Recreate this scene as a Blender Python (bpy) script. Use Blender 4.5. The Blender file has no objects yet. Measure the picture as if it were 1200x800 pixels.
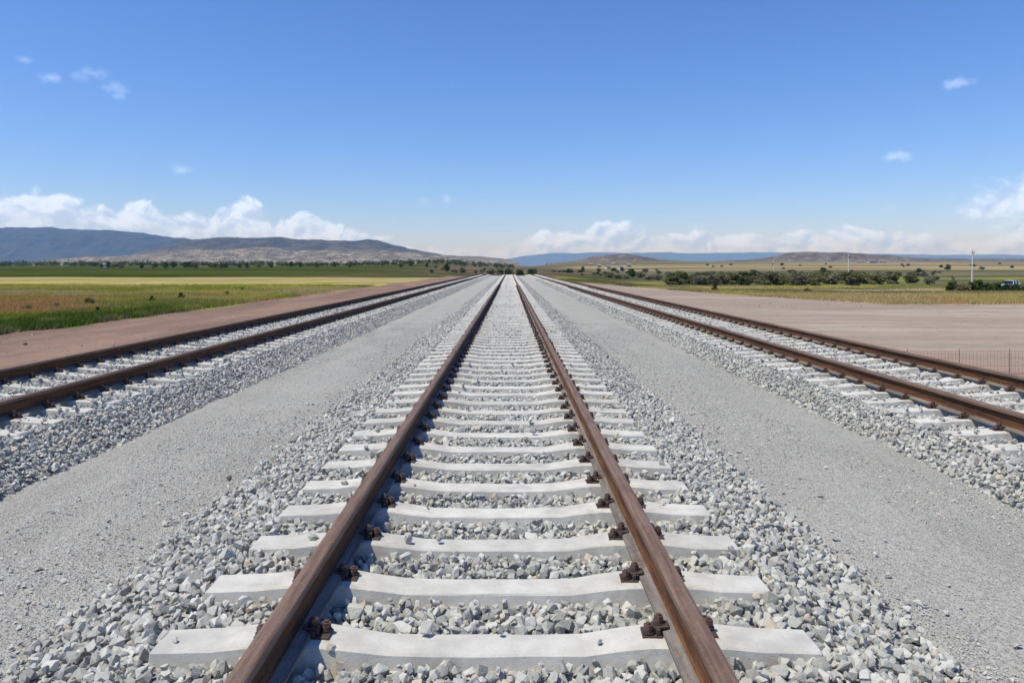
import bpy, bmesh, math, random
import numpy as np
from mathutils import Vector, Matrix

random.seed(7)
RNG = np.random.default_rng(11)
R = math.radians
S = bpy.context.scene
COL = S.collection

# ------------------------------------------------------------------ camera
F_PX, VX, VY = 870.0, 597.0, 314.0           # focal length and vanishing point of the rails (1200 x 800 photo)
CAM = Vector((0.09, 0.0, 1.515))
cam_data = bpy.data.cameras.new('camera')
cam_data.sensor_width = 36.0
cam_data.lens = F_PX / 1200 * 36
cam_data.shift_x = (600 - VX) / 1200
cam_data.shift_y = (VY - 400) / 1200
cam_data.clip_start, cam_data.clip_end = 0.05, 60000
cam = bpy.data.objects.new('camera', cam_data)
COL.objects.link(cam)
cam.location = CAM
cam.rotation_euler = (R(90), 0, 0)
S.camera = cam

# ------------------------------------------------------------------ light
SUN_EL, SUN_AZ = R(63), R(-112)               # azimuth from straight ahead, negative to the left
SUN_DIR = Vector((math.cos(SUN_EL) * math.sin(SUN_AZ), math.cos(SUN_EL) * math.cos(SUN_AZ), math.sin(SUN_EL)))
sun_data = bpy.data.lights.new('sun', 'SUN')
sun_data.energy = 4.6
sun_data.angle = R(0.53)
sun_data.color = (1.0, 0.945, 0.79)
sun = bpy.data.objects.new('sun', sun_data)
COL.objects.link(sun)
sun.rotation_euler = SUN_DIR.to_track_quat('Z', 'Y').to_euler()
sun.location = (-40, 40, 120)

S.view_settings.view_transform = 'Standard'
S.view_settings.look = 'None'
S.view_settings.exposure = 0.0
S.view_settings.gamma = 1.0
S.render.engine = 'CYCLES'
cy = S.cycles
cy.max_bounces = 5
cy.diffuse_bounces = 2
cy.glossy_bounces = 2
cy.transmission_bounces = 2
cy.transparent_max_bounces = 6
cy.volume_bounces = 0
cy.sample_clamp_indirect = 6.0
cy.use_denoising = True
try:
    cy.denoiser = 'OPENIMAGEDENOISE'
    cy.denoising_input_passes = 'RGB_ALBEDO_NORMAL'
except Exception:
    pass


# ------------------------------------------------------------------ node helpers
class NT:
    def __init__(self, tree):
        self.t = tree
        tree.nodes.clear()

    def n(self, kind, ins=None, **attrs):
        nd = self.t.nodes.new(kind)
        for k, v in attrs.items():
            setattr(nd, k, v)
        for k, v in (ins or {}).items():
            s = nd.inputs[k]
            if isinstance(v, bpy.types.NodeSocket):
                self.t.links.new(v, s)
            else:
                s.default_value = v
        return nd

    def math(self, op, a, b=None, c=None, clamp=False):
        ins = {0: a}
        if b is not None:
            ins[1] = b
        if c is not None:
            ins[2] = c
        return self.n('ShaderNodeMath', ins, operation=op, use_clamp=clamp).outputs[0]

    def mix(self, f, a, b, blend='MIX'):
        nd = self.n('ShaderNodeMix', {0: f, 6: a, 7: b}, data_type='RGBA', blend_type=blend)
        return nd.outputs[2]

    def ramp(self, f, stops):
        nd = self.n('ShaderNodeValToRGB', {0: f})
        cr = nd.color_ramp
        cr.elements[0].position, cr.elements[0].color = stops[0]
        cr.elements[1].position, cr.elements[1].color = stops[1]
        for p, c in stops[2:]:
            e = cr.elements.new(p)
            e.color = c
        return nd.outputs[0]

    def smooth(self, v, lo, hi, a=0.0, b=1.0):
        return self.n('ShaderNodeMapRange', {0: v, 1: lo, 2: hi, 3: a, 4: b}, interpolation_type='SMOOTHSTEP').outputs[0]


def c4(r, g, b):
    return (r, g, b, 1.0)


def grey(v, w=0.0):
    return (v * (1 + w), v, v * (1 - w), 1.0)


# ------------------------------------------------------------------ sky with clouds
def px_az(x):
    return math.atan((x - VX) / F_PX)


def px_el(x, y):
    return math.atan((VY - y) / F_PX * math.cos(px_az(x)))


world = bpy.data.worlds.new('World')
S.world = world
world.use_nodes = True
W = NT(world.node_tree)
sky = W.n('ShaderNodeTexSky', sky_type='NISHITA', sun_disc=False, sun_elevation=SUN_EL, sun_rotation=SUN_AZ,
          altitude=400, air_density=1.0, dust_density=0.1, ozone_density=2.6)
SKY_STRENGTH = 0.118
SKY_GRADE = ((1.30, .985), (1.10, .985), (1.0, 1.36))     # per channel gamma and gain: the clear deep blue of the day
co = W.n('ShaderNodeTexCoord').outputs['Generated']
sep = W.n('ShaderNodeSeparateXYZ', {0: co})
az = W.math('ARCTAN2', sep.outputs[0], sep.outputs[1])
el = W.math('ARCSINE', sep.outputs[2])
p2 = W.n('ShaderNodeCombineXYZ', {0: az, 1: W.math('MULTIPLY', el, 1.25), 2: 0.0}).outputs[0]
n_big = W.n('ShaderNodeTexNoise', {'Vector': p2, 'Scale': 17.0, 'Detail': 10.0, 'Roughness': 0.6, 'Distortion': 0.25}, noise_dimensions='2D').outputs[0]
p2s = W.n('ShaderNodeVectorMath', {0: p2, 1: (-0.006, 0.009, 0)}, operation='ADD').outputs[0]
n_sh = W.n('ShaderNodeTexNoise', {'Vector': p2s, 'Scale': 17.0, 'Detail': 10.0, 'Roughness': 0.6, 'Distortion': 0.25}, noise_dimensions='2D').outputs[0]
# height of the cloud bank's top by azimuth
azn = W.smooth(az, R(-48), R(48))
azn = W.n('ShaderNodeMapRange', {0: az, 1: R(-48), 2: R(48), 3: 0.0, 4: 1.0}).outputs[0]
topcurve = W.n('ShaderNodeFloatCurve', {'Factor': 1.0, 'Value': azn})
TOP_PTS = [(-400, 214), (0, 224), (70, 231), (110, 238), (165, 236), (200, 252), (250, 250), (285, 232), (310, 244), (335, 256),
           (352, 238), (380, 248), (405, 268), (440, 276), (470, 280), (520, 288), (575, 294), (598, 284), (625, 268),
           (690, 266), (740, 266), (790, 268), (850, 272), (920, 272), (985, 266), (1050, 271), (1120, 274), (1170, 268), (1210, 262), (1600, 255)]
cm = topcurve.mapping
cm.use_clip = False
pts = [((px_az(x) - R(-48)) / R(96), px_el(x, y) / 0.12) for x, y in TOP_PTS]
pts = [p for p in pts if 0.0 <= p[0] <= 1.0]
cv = cm.curves[0]
cv.points[0].location = (0.0, pts[0][1])
cv.points[1].location = (1.0, pts[-1][1])
for p in pts:
    cv.points.new(p[0], p[1])
cm.update()
topel = W.math('MULTIPLY', topcurve.outputs[0], 0.12)
bump_ = W.math('MULTIPLY', W.math('SUBTRACT', n_big, 0.5), 0.062)
edge = W.math('SUBTRACT', W.math('ADD', topel, bump_), el)
bank = W.smooth(edge, -0.0005, 0.0085)
# the bank thins to the right of the rails and towards its base
thin = W.smooth(az, R(-7), R(-2), 1.0, 0.0)
thin = W.math('MAXIMUM', thin, W.smooth(az, R(0.3), R(2.0), 0.0, 1.0))
thin = W.math('MAXIMUM', thin, 0.55)
base = W.smooth(el, 0.001, 0.020, 0.45, 1.0)
holes = W.smooth(n_sh, 0.24, 0.42, 0.75, 1.0)
bank = W.math('MULTIPLY', W.math('MULTIPLY', bank, thin), W.math('MULTIPLY', base, holes))
# single small clouds: (x, y, half width, half height, strength)
PUFFS = [(29, 71, 7, 4, .45), (59, 92, 12, 5, .6), (112, 86, 14, 6, .5), (93, 90, 9, 6, .3), (136, 103, 13, 7, .55), (140, 112, 8, 4, .4), (213, 198, 11, 6, .6),
         (497, 235, 8, 6, .28), (523, 234, 7, 6, .55), (1122, 98, 15, 6, .7), (1052, 183, 13, 7, .9), (1043, 244, 8, 5, .5), (1066, 251, 7, 4, .4),
         (1178, 240, 30, 15, 1.0), (1215, 236, 40, 20, 1.0), (1150, 249, 26, 9, .9), (1195, 270, 26, 9, .7), (108, 221, 10, 7, .0)]
wob = W.math('MULTIPLY', W.math('SUBTRACT', W.n('ShaderNodeTexNoise', {'Vector': p2, 'Scale': 70.0, 'Detail': 5.0, 'Roughness': 0.6}, noise_dimensions='2D').outputs[0], 0.5), 1.9)
acc = bank
for (x, y, hw, hh, st) in PUFFS:
    if st <= 0:
        continue
    a0, e0 = px_az(x), px_el(x, y)
    da = W.math('DIVIDE', W.math('SUBTRACT', az, a0), (1.0 if hw < 18 else 1.25) * hw / F_PX)
    de = W.math('DIVIDE', W.math('SUBTRACT', el, e0), (1.0 if hw < 18 else 1.25) * hh / F_PX)
    d2 = W.math('ADD', W.math('MULTIPLY', da, da), W.math('MULTIPLY', de, de))
    pf = W.smooth(W.math('ADD', W.math('SQRT', d2), wob), -0.1, 1.25, st * (.55 if hw < 18 else 1.0), 0.0)
    acc = W.math('MAXIMUM', acc, pf)
lit = W.math('ADD', 0.56, W.math('MULTIPLY', W.math('SUBTRACT', n_big, n_sh), 5.5))
lit = W.math('ADD', lit, W.math('MULTIPLY', W.math('SUBTRACT', 0.020, edge), 4.0))
lit = W.math('MINIMUM', W.math('MAXIMUM', lit, 0.0), 1.0)
ccol = W.mix(lit, c4(4.7, 6.2, 9.6), c4(7.6, 9.2, 12.8))
sc_ = W.n('ShaderNodeSeparateColor', {0: sky.outputs[0]})
chan = [W.math('MULTIPLY', W.math('POWER', W.math('MULTIPLY', sc_.outputs[i], SKY_STRENGTH), g), k / SKY_STRENGTH) for i, (g, k) in enumerate(SKY_GRADE)]
skycol = W.n('ShaderNodeCombineColor', {0: chan[0], 1: chan[1], 2: chan[2]}).outputs[0]
final = W.mix(W.math('MULTIPLY', acc, 0.93), skycol, ccol)
bg = W.n('ShaderNodeBackground', {0: final, 1: SKY_STRENGTH})
W.t.links.new(bg.outputs[0], W.n('ShaderNodeOutputWorld').inputs[0])


# ------------------------------------------------------------------ materials
def new_mat(name):
    m = bpy.data.materials.new(name)
    m.use_nodes = True
    return m, NT(m.node_tree)


def finish(T, color, rough=0.9, bump=None, dist=0.01, strength=1.0, spec=0.3, metal=0.0):
    b = T.n('ShaderNodeBsdfPrincipled', {'Base Color': color, 'Roughness': rough, 'Specular IOR Level': spec, 'Metallic': metal})
    if bump is not None:
        bn = T.n('ShaderNodeBump', {'Height': bump, 'Distance': dist, 'Strength': strength})
        T.t.links.new(bn.outputs[0], b.inputs['Normal'])
    T.t.links.new(b.outputs[0], T.n('ShaderNodeOutputMaterial').inputs[0])
    return b


def pos(T):
    return T.n('ShaderNodeNewGeometry').outputs['Position']


def noise(T, vec, scale, detail=4.0, rough=0.55):
    return T.n('ShaderNodeTexNoise', {'Vector': vec, 'Scale': scale, 'Detail': detail, 'Roughness': rough}).outputs[0]


def mat_plain(name, col, rough=0.7, spec=0.3, metal=0.0, var=0.25, scale=9.0):
    m, T = new_mat(name)
    o = T.n('ShaderNodeTexCoord').outputs['Object']
    f = noise(T, o, scale, 5)
    a = tuple(c * (1 - var) for c in col) + (1.0,)
    b = tuple(min(1, c * (1 + var)) for c in col) + (1.0,)
    finish(T, T.mix(f, a, b), rough, f, 0.004, 0.4, spec, metal)
    return m


def mat_concrete():
    m, T = new_mat('sleeper_concrete')
    o = pos(T)
    rnd = T.n('ShaderNodeObjectInfo').outputs['Random']
    f1 = noise(T, o, 7.0, 6, 0.6)
    f2 = noise(T, o, 60.0, 4, 0.6)
    base = T.mix(T.smooth(f1, 0.3, 0.7), c4(.49, .475, .425), c4(.61, .595, .54))
    base = T.mix(T.smooth(f2, 0.56, 0.74, 0, .45), base, c4(.40, .385, .365))
    tone = T.n('ShaderNodeMapRange', {0: rnd, 1: 0.0, 2: 1.0, 3: .88, 4: 1.08}).outputs[0]
    base = T.n('ShaderNodeHueSaturation', {'Hue': .5, 'Saturation': 1.0, 'Value': tone, 'Fac': 1.0, 'Color': base}).outputs[0]
    pits = T.n('ShaderNodeTexVoronoi', {'Vector': o, 'Scale': 55.0}).outputs['Distance']
    h = T.math('ADD', T.math('MULTIPLY', f2, .6), T.smooth(pits, 0.0, 0.22))
    ox = T.n('ShaderNodeSeparateXYZ', {0: T.n('ShaderNodeTexCoord').outputs['Object']}).outputs[0]
    seat = T.math('ABSOLUTE', T.math('SUBTRACT', T.math('ABSOLUTE', ox), .80))
    seat = T.smooth(seat, .10, .30, .75, .12)
    rust = T.math('MULTIPLY', T.smooth(noise(T, o, 11.0, 6, .65), .47, .68), seat)
    grime = T.smooth(noise(T, o, 2.4, 6, .65), .46, .70, 0, .6)
    base = T.mix(grime, base, c4(.36, .345, .315))
    base = T.mix(rust, base, c4(.40, .33, .27))
    finish(T, base, 0.92, h, 0.004, 0.5, 0.2)
    return m


def mat_rail(name, c_lo, c_hi, c_spot, rough=0.62, spec=.4):
    m, T = new_mat(name)
    o = pos(T)
    st = T.n('ShaderNodeMapping', {'Vector': o, 'Scale': (14.0, 0.7, 14.0)}).outputs[0]
    f1 = noise(T, st, 3.0, 6, .62)
    f2 = noise(T, o, 90.0, 4, .6)
    f3 = noise(T, o, 2.3, 5, .65)
    col = T.mix(T.smooth(f1, .3, .7), c_lo, c_hi)
    col = T.mix(T.smooth(f3, .50, .70, 0, .8), col, c_spot)
    f4 = noise(T, o, 26.0, 6, .7)
    col = T.mix(T.smooth(f4, .50, .66, 0, .55), col, c4(c_hi[0] * 1.15, c_hi[1] * .86, c_hi[2] * .6))
    col = T.mix(T.smooth(f2, .52, .7, 0, .5), col, tuple(c * .55 for c in c_lo[:3]) + (1,))
    finish(T, col, rough, T.math('ADD', f2, T.math('MULTIPLY', f1, .5)), 0.0016, 0.6, spec)
    return m


def mat_stone(name, lo, hi, warm, frac=.06, dark=.7):
    m, T = new_mat(name)
    o = pos(T)
    t = T.n('ShaderNodeAttribute', attribute_name='tone').outputs['Fac']
    f = noise(T, o, 55.0, 5, .6)
    g = noise(T, o, 230.0, 3, .6)
    col = T.mix(t, lo, hi)
    t2 = T.math('FRACT', T.math('MULTIPLY', t, 37.3))
    col = T.mix(T.smooth(t2, 1 - frac - .01, 1 - frac), col, warm)
    t3 = T.math('FRACT', T.math('MULTIPLY', t, 71.7))
    col = T.mix(T.smooth(t3, .88, .89, 0, dark), col, c4(.20, .205, .20))
    col = T.mix(T.smooth(f, .35, .72, 0, .4), col, T.mix(.5, col, c4(.72, .72, .70)))
    col = T.mix(T.smooth(g, .55, .75, 0, .45), col, c4(.27, .265, .26))
    finish(T, col, .95, T.math('ADD', f, T.math('MULTIPLY', g, .35)), .006, .7, .15)
    return m


def mat_fines():
    """compacted crushed-stone fines and the bed under the ballast"""
    m, T = new_mat('crushed_stone')
    o = pos(T)
    f0 = noise(T, o, .8, 6, .6)
    f1 = noise(T, o, 16.0, 6, .65)
    f2 = noise(T, o, 120.0, 4, .65)
    v = T.n('ShaderNodeTexVoronoi', {'Vector': o, 'Scale': 75.0}).outputs['Distance']
    v2 = T.n('ShaderNodeTexVoronoi', {'Vector': o, 'Scale': 24.0}).outputs['Distance']
    st = T.n('ShaderNodeMapping', {'Vector': o, 'Scale': (2.2, .05, 1.0)}).outputs[0]
    lane = noise(T, st, 1.3, 4, .55)
    col = T.mix(T.smooth(f0, .3, .7), c4(.335, .327, .29), c4(.405, .395, .352))
    col = T.mix(T.smooth(lane, .38, .62, 0, .5), col, c4(.43, .42, .378))
    col = T.mix(T.smooth(f1, .44, .70, 0, .6), col, c4(.245, .238, .21))
    col = T.mix(T.smooth(f2, .40, .70, 0, .55), col, c4(.45, .43, .39))
    h = T.math('ADD', T.math('MULTIPLY', T.smooth(v, 0, .6), -.6), T.math('ADD', T.math('MULTIPLY', f1, 1.2), T.math('MULTIPLY', T.smooth(v2, 0, .5), -.5)))
    finish(T, col, .97, h, .013, 1.0, .08)
    return m


def mat_bed():
    m, T = new_mat('ballast_bed')
    o = pos(T)
    v = T.n('ShaderNodeTexVoronoi', {'Vector': o, 'Scale': 17.0})
    f = noise(T, o, 30.0, 5, .6)
    tone = T.n('ShaderNodeSeparateColor', {0: v.outputs['Color']}).outputs[0]
    col = T.mix(tone, c4(.25, .243, .225), c4(.50, .485, .45))
    col = T.mix(T.smooth(f, .5, .7, 0, .5), col, c4(.26, .255, .245))
    h = T.math('MULTIPLY', T.smooth(v.outputs['Distance'], 0, .75), -1.0)
    finish(T, col, .96, h, .035, .9, .12)
    return m


def mat_ground():
    m, T = new_mat('ground_soil')
    o = pos(T)
    base = T.n('ShaderNodeAttribute', attribute_name='albedo').outputs['Color']
    f = noise(T, o, 1.3, 8, .62)
    g = noise(T, o, 9.0, 6, .62)
    h = noise(T, o, .12, 6, .6)
    val = T.math('ADD', .52, T.math('ADD', T.math('MULTIPLY', f, .42), T.math('ADD', T.math('MULTIPLY', g, .30), T.math('MULTIPLY', h, .26))))
    col = T.n('ShaderNodeHueSaturation', {'Hue': .5, 'Saturation': 1.0, 'Value': val, 'Fac': 1.0, 'Color': base}).outputs[0]
    finish(T, col, 1.0, T.math('ADD', f, T.math('MULTIPLY', g, .35)), .09, .8, .0)
    return m


def mat_leaf(name, lo, hi):
    m, T = new_mat(name)
    t = T.n('ShaderNodeAttribute', attribute_name='tone').outputs['Fac']
    rnd = T.n('ShaderNodeObjectInfo').outputs['Random']
    col = T.mix(t, lo, hi)
    tone = T.n('ShaderNodeMapRange', {0: rnd, 1: 0.0, 2: 1.0, 3: .75, 4: 1.25}).outputs[0]
    col = T.n('ShaderNodeHueSaturation', {'Hue': .5, 'Saturation': 1.0, 'Value': tone, 'Fac': 1.0, 'Color': col}).outputs[0]
    d = T.n('ShaderNodeBsdfDiffuse', {0: col})
    tr = T.n('ShaderNodeBsdfTranslucent', {0: col})
    mx = T.n('ShaderNodeMixShader', {0: .38, 1: d.outputs[0], 2: tr.outputs[0]})
    T.t.links.new(mx.outputs[0], T.n('ShaderNodeOutputMaterial').inputs[0])
    return m


def mat_grass():
    m, T = new_mat('grass_blades')
    col = T.n('ShaderNodeAttribute', attribute_name='albedo').outputs['Color']
    d = T.n('ShaderNodeBsdfDiffuse', {0: col})
    tr = T.n('ShaderNodeBsdfTranslucent', {0: col})
    mx = T.n('ShaderNodeMixShader', {0: .3, 1: d.outputs[0], 2: tr.outputs[0]})
    T.t.links.new(mx.outputs[0], T.n('ShaderNodeOutputMaterial').inputs[0])
    return m


def mat_hill(name, low, high, patch, scale, split, band=0.0):
    """dry hillside: soil low down, scrub higher up, eroded pale patches"""
    m, T = new_mat(name)
    o = pos(T)
    z = T.n('ShaderNodeSeparateXYZ', {0: o}).outputs[2]
    f = noise(T, o, scale, 8, .62)
    st = T.n('ShaderNodeMapping', {'Vector': o, 'Scale': (1.0, 1.0, 5.0)}).outputs[0]
    g = noise(T, st, scale * 4.5, 7, .62)
    zz = T.math('ADD', z, T.math('MULTIPLY', T.math('SUBTRACT', f, .5), split[1] * 2.4))
    col = T.mix(T.smooth(zz, split[0] - split[1] * .5, split[0] + split[1] * .5), low, high)
    col = T.mix(T.smooth(g, .46, .58, 0, .85), col, patch)
    dots = noise(T, o, scale * 26, 3, .6)
    col = T.mix(T.smooth(dots, .47, .58, 0, .75), col, c4(.052, .065, .035))
    finish(T, col, 1.0, T.math('ADD', f, g), 2.6 / scale * .02, 1.0, .0)
    return m


M = {
    'concrete': mat_concrete(),
    'rail_head': mat_rail('rail_head', c4(.11, .068, .048), c4(.225, .15, .11), c4(.185, .138, .115), .68, .28),
    'rail_web': mat_rail('rail_web', c4(.038, .022, .015), c4(.18, .08, .034), c4(.065, .035, .021), .8, .2),
    'rail_foot': mat_rail('rail_foot', c4(.12, .105, .095), c4(.24, .22, .205), c4(.10, .065, .05), .85, .12),
    'iron': mat_plain('rusted_iron', (.065, .042, .034), .6, .45, 0, .5, 60),
    'iron_red': mat_plain('rusted_bolt', (.12, .066, .05), .5, .5, 0, .45, 80),
    'stone': mat_stone('ballast_stone', c4(.29, .288, .252), c4(.57, .565, .505), c4(.50, .42, .32), .035),
    'pebble': mat_stone('pebble_stone', c4(.36, .352, .312), c4(.54, .53, .48), c4(.46, .39, .31), .03, .0),
    'clod': mat_stone('earth_clod', c4(.20, .14, .10), c4(.36, .28, .22), c4(.42, .36, .30), .1, .0),
    'dark_stone': mat_plain('dark_stone', (.10, .09, .08), .95, .2, 0, .35, 14),
    'fines': mat_fines(),
    'bed': mat_bed(),
    'ground': mat_ground(),
    'grass': mat_grass(),
    'leaf_dark': mat_leaf('leaf_dark', c4(.028, .05, .014), c4(.10, .14, .04)),
    'leaf_mid': mat_leaf('leaf_mid', c4(.115, .12, .048), c4(.29, .275, .125)),
    'leaf_grey': mat_leaf('leaf_grey', c4(.14, .135, .085), c4(.32, .295, .195)),
    'bark': mat_plain('bark', (.13, .10, .075), .95, .1, 0, .35, 5),
    'pole': mat_plain('pole_concrete', (.55, .54, .52), .9, .2, 0, .12, 3),
    'wood': mat_plain('grey_timber', (.16, .14, .12), .9, .2, 0, .3, 5),
    'mesh_wire': mat_plain('rusty_wire', (.42, .19, .13), .7, .3, 0, .3, 20),
    'white_wall': mat_plain('whitewash', (.62, .60, .56), .9, .2, 0, .1, 1),
    'roof': mat_plain('roof_sheet', (.28, .20, .17), .8, .3, 0, .2, 2),
    'grey_wall': mat_plain('grey_block', (.36, .34, .32), .9, .2, 0, .15, 1),
    'car_paint': mat_plain('white_paint', (.74, .74, .74), .3, .5, 0, .03, 2),
    'glass': mat_plain('dark_glass', (.012, .013, .016), .08, .6, 0, .1, 2),
    'tyre': mat_plain('tyre_rubber', (.02, .02, .02), .9, .2, 0, .2, 9),
    'rim': mat_plain('rim_metal', (.4, .4, .41), .4, .5, .6, .1, 9),
    'lamp_glass': mat_plain('lamp_glass', (.5, .5, .5), .2, .5, 0, .1, 9),
    'porcelain': mat_plain('porcelain', (.35, .30, .26), .3, .5, 0, .1, 9),
    'hill_far': mat_hill('hill_forested', c4(.055, .055, .042), c4(.030, .037, .028), c4(.065, .065, .05), .0011, (160, 140)),
    'hill_mid': mat_hill('hill_scrub', c4(.20, .165, .125), c4(.055, .053, .042), c4(.14, .118, .09), .0022, (105, 60)),
    'hill_bad': mat_hill('hill_badland', c4(.21, .175, .13), c4(.17, .14, .105), c4(.40, .335, .255), .004, (40, 40)),
    'hill_small': mat_hill('hill_dry', c4(.19, .15, .11), c4(.12, .09, .068), c4(.27, .215, .16), .005, (30, 25)),
}


# ------------------------------------------------------------------ mesh helpers
def link_mesh(name, me, mats, parent=None, loc=(0, 0, 0), rz=0.0):
    o = bpy.data.objects.new(name, me)
    for m in (mats if isinstance(mats, (list, tuple)) else [mats]):
        if len(me.materials) < (len(mats) if isinstance(mats, (list, tuple)) else 1):
            me.materials.append(m)
    COL.objects.link(o)
    o.parent = parent
    o.location = loc
    o.rotation_euler = (0, 0, rz)
    return o


def empty(name, loc=(0, 0, 0), rz=0.0):
    o = bpy.data.objects.new(name, None)
    COL.objects.link(o)
    o.location = loc
    o.rotation_euler = (0, 0, rz)
    o.empty_display_size = .2
    return o


def tag(o, label=None, cat=None, group=None, kind=None):
    if label:
        o['label'] = label
    if cat:
        o['category'] = cat
    if group:
        o['group'] = group
    if kind:
        o['kind'] = kind
    return o


def copy_tree(o, parent=None):
    c = o.copy()
    COL.objects.link(c)
    c.parent = parent
    for ch in list(o.children):
        copy_tree(ch, c)
    return c


def np_mesh(name, verts, faces, attrs=None, smooth=False, mat_idx=None):
    """verts (n,3), faces (m,3) or (m,4) arrays -> mesh"""
    me = bpy.data.meshes.new(name)
    verts = np.ascontiguousarray(verts, dtype=np.float32)
    faces = np.ascontiguousarray(faces, dtype=np.int32)
    k = faces.shape[1]
    me.vertices.add(len(verts))
    me.vertices.foreach_set('co', verts.ravel())
    me.loops.add(faces.size)
    me.loops.foreach_set('vertex_index', faces.ravel())
    me.polygons.add(len(faces))
    me.polygons.foreach_set('loop_start', np.arange(0, faces.size, k, dtype=np.int32))
    if mat_idx is not None:
        me.polygons.foreach_set('material_index', np.ascontiguousarray(mat_idx, dtype=np.int32))
    me.update(calc_edges=True)
    for an, (typ, data) in (attrs or {}).items():
        a = me.attributes.new(an, typ, 'POINT')
        if typ == 'FLOAT':
            a.data.foreach_set('value', np.ascontiguousarray(data, dtype=np.float32).ravel())
        else:
            d = np.ones((len(verts), 4), dtype=np.float32)
            d[:, :3] = data
            a.data.foreach_set('color', d.ravel())
    if not smooth:
        me.shade_flat()
    return me


def _hash(i, j, seed):
    n = (i.astype(np.int64) * 374761393 + j.astype(np.int64) * 668265263 + seed * 1442695041) & 0x7fffffff
    n = ((n ^ (n >> 13)) * 1274126177) & 0x7fffffff
    n = n ^ (n >> 16)
    return (n & 0xffff) / 65535.0


def vnoise(x, y, seed=0):
    i, j = np.floor(x), np.floor(y)
    u, v = x - i, y - j
    u, v = u * u * (3 - 2 * u), v * v * (3 - 2 * v)
    a, b = _hash(i, j, seed), _hash(i + 1, j, seed)
    c, d = _hash(i, j + 1, seed), _hash(i + 1, j + 1, seed)
    return (a * (1 - u) + b * u) * (1 - v) + (c * (1 - u) + d * u) * v


def fbm(x, y, seed=0, octv=5):
    s, amp, tot = 0.0, 1.0, 0.0
    for k in range(octv):
        s = s + amp * vnoise(x * 2 ** k + 17.3 * k, y * 2 ** k - 9.1 * k, seed + k)
        tot += amp
        amp *= .5
    return s / tot


def sstep(lo, hi, v):
    t = np.clip((v - lo) / (hi - lo), 0, 1)
    return t * t * (3 - 2 * t)


# ------------------------------------------------------------------ lie of the land
MID, LFT, RGT = 0.0, -5.79, 5.56               # centre lines of the three tracks
PITCH, Y0S = 0.5515, 3.078                     # sleeper spacing, nearest sleeper in view
CREST = 168.0


def crest(y):
    """the line runs over a slight crest and drops out of sight behind it"""
    return -0.00055 * np.maximum(0.0, np.asarray(y, dtype=float) - CREST) ** 2


def ground_z(x, y):
    x, y = np.asarray(x, dtype=float), np.asarray(y, dtype=float)
    z = -0.5 + 0 * x
    z = z - 1.35 * sstep(45, 115, y) * sstep(10, 30, x)                   # fields to the right lie lower
    centre = 1 - sstep(8, 26, np.abs(x))
    z = z - .9 * sstep(178, 240, y) * centre
    z = z + .0072 * np.clip(y - 240, 0, 700) * sstep(-20, -90, x)          # far fields on the left rise a little
    z = z + .0135 * np.clip(y - 330, 0, 1300) * sstep(30, 200, x)
    z = z + .007 * np.clip(y - 330, 0, 900) * (1 - sstep(60, 200, np.abs(x)))
    z = z + .13 * (fbm(x * .16, y * .16, 3, 4) - .5) * sstep(14, 20, np.abs(x))
    z = z + .05 * (fbm(x * .7, y * .5, 8, 4) - .5)
    z = z - .35 * (sstep(-8.0, -7.3, x) * (1 - sstep(7.0, 7.7, x)))        # under the track bed
    return z


def mixc(a, b, t):
    t = np.asarray(t)[..., None]
    return a * (1 - t) + b * t


C = lambda r, g, b: np.array([r, g, b], dtype=float)
DIRT_L, DIRT_R = C(.20, .137, .108), C(.305, .245, .20)
GREEN_D, GREEN, GREEN_Y = C(.08, .118, .020), C(.25, .265, .036), C(.43, .36, .09)
STRAW, OCHRE, TAN = C(.52, .41, .20), C(.42, .255, .10), C(.38, .295, .165)


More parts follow.
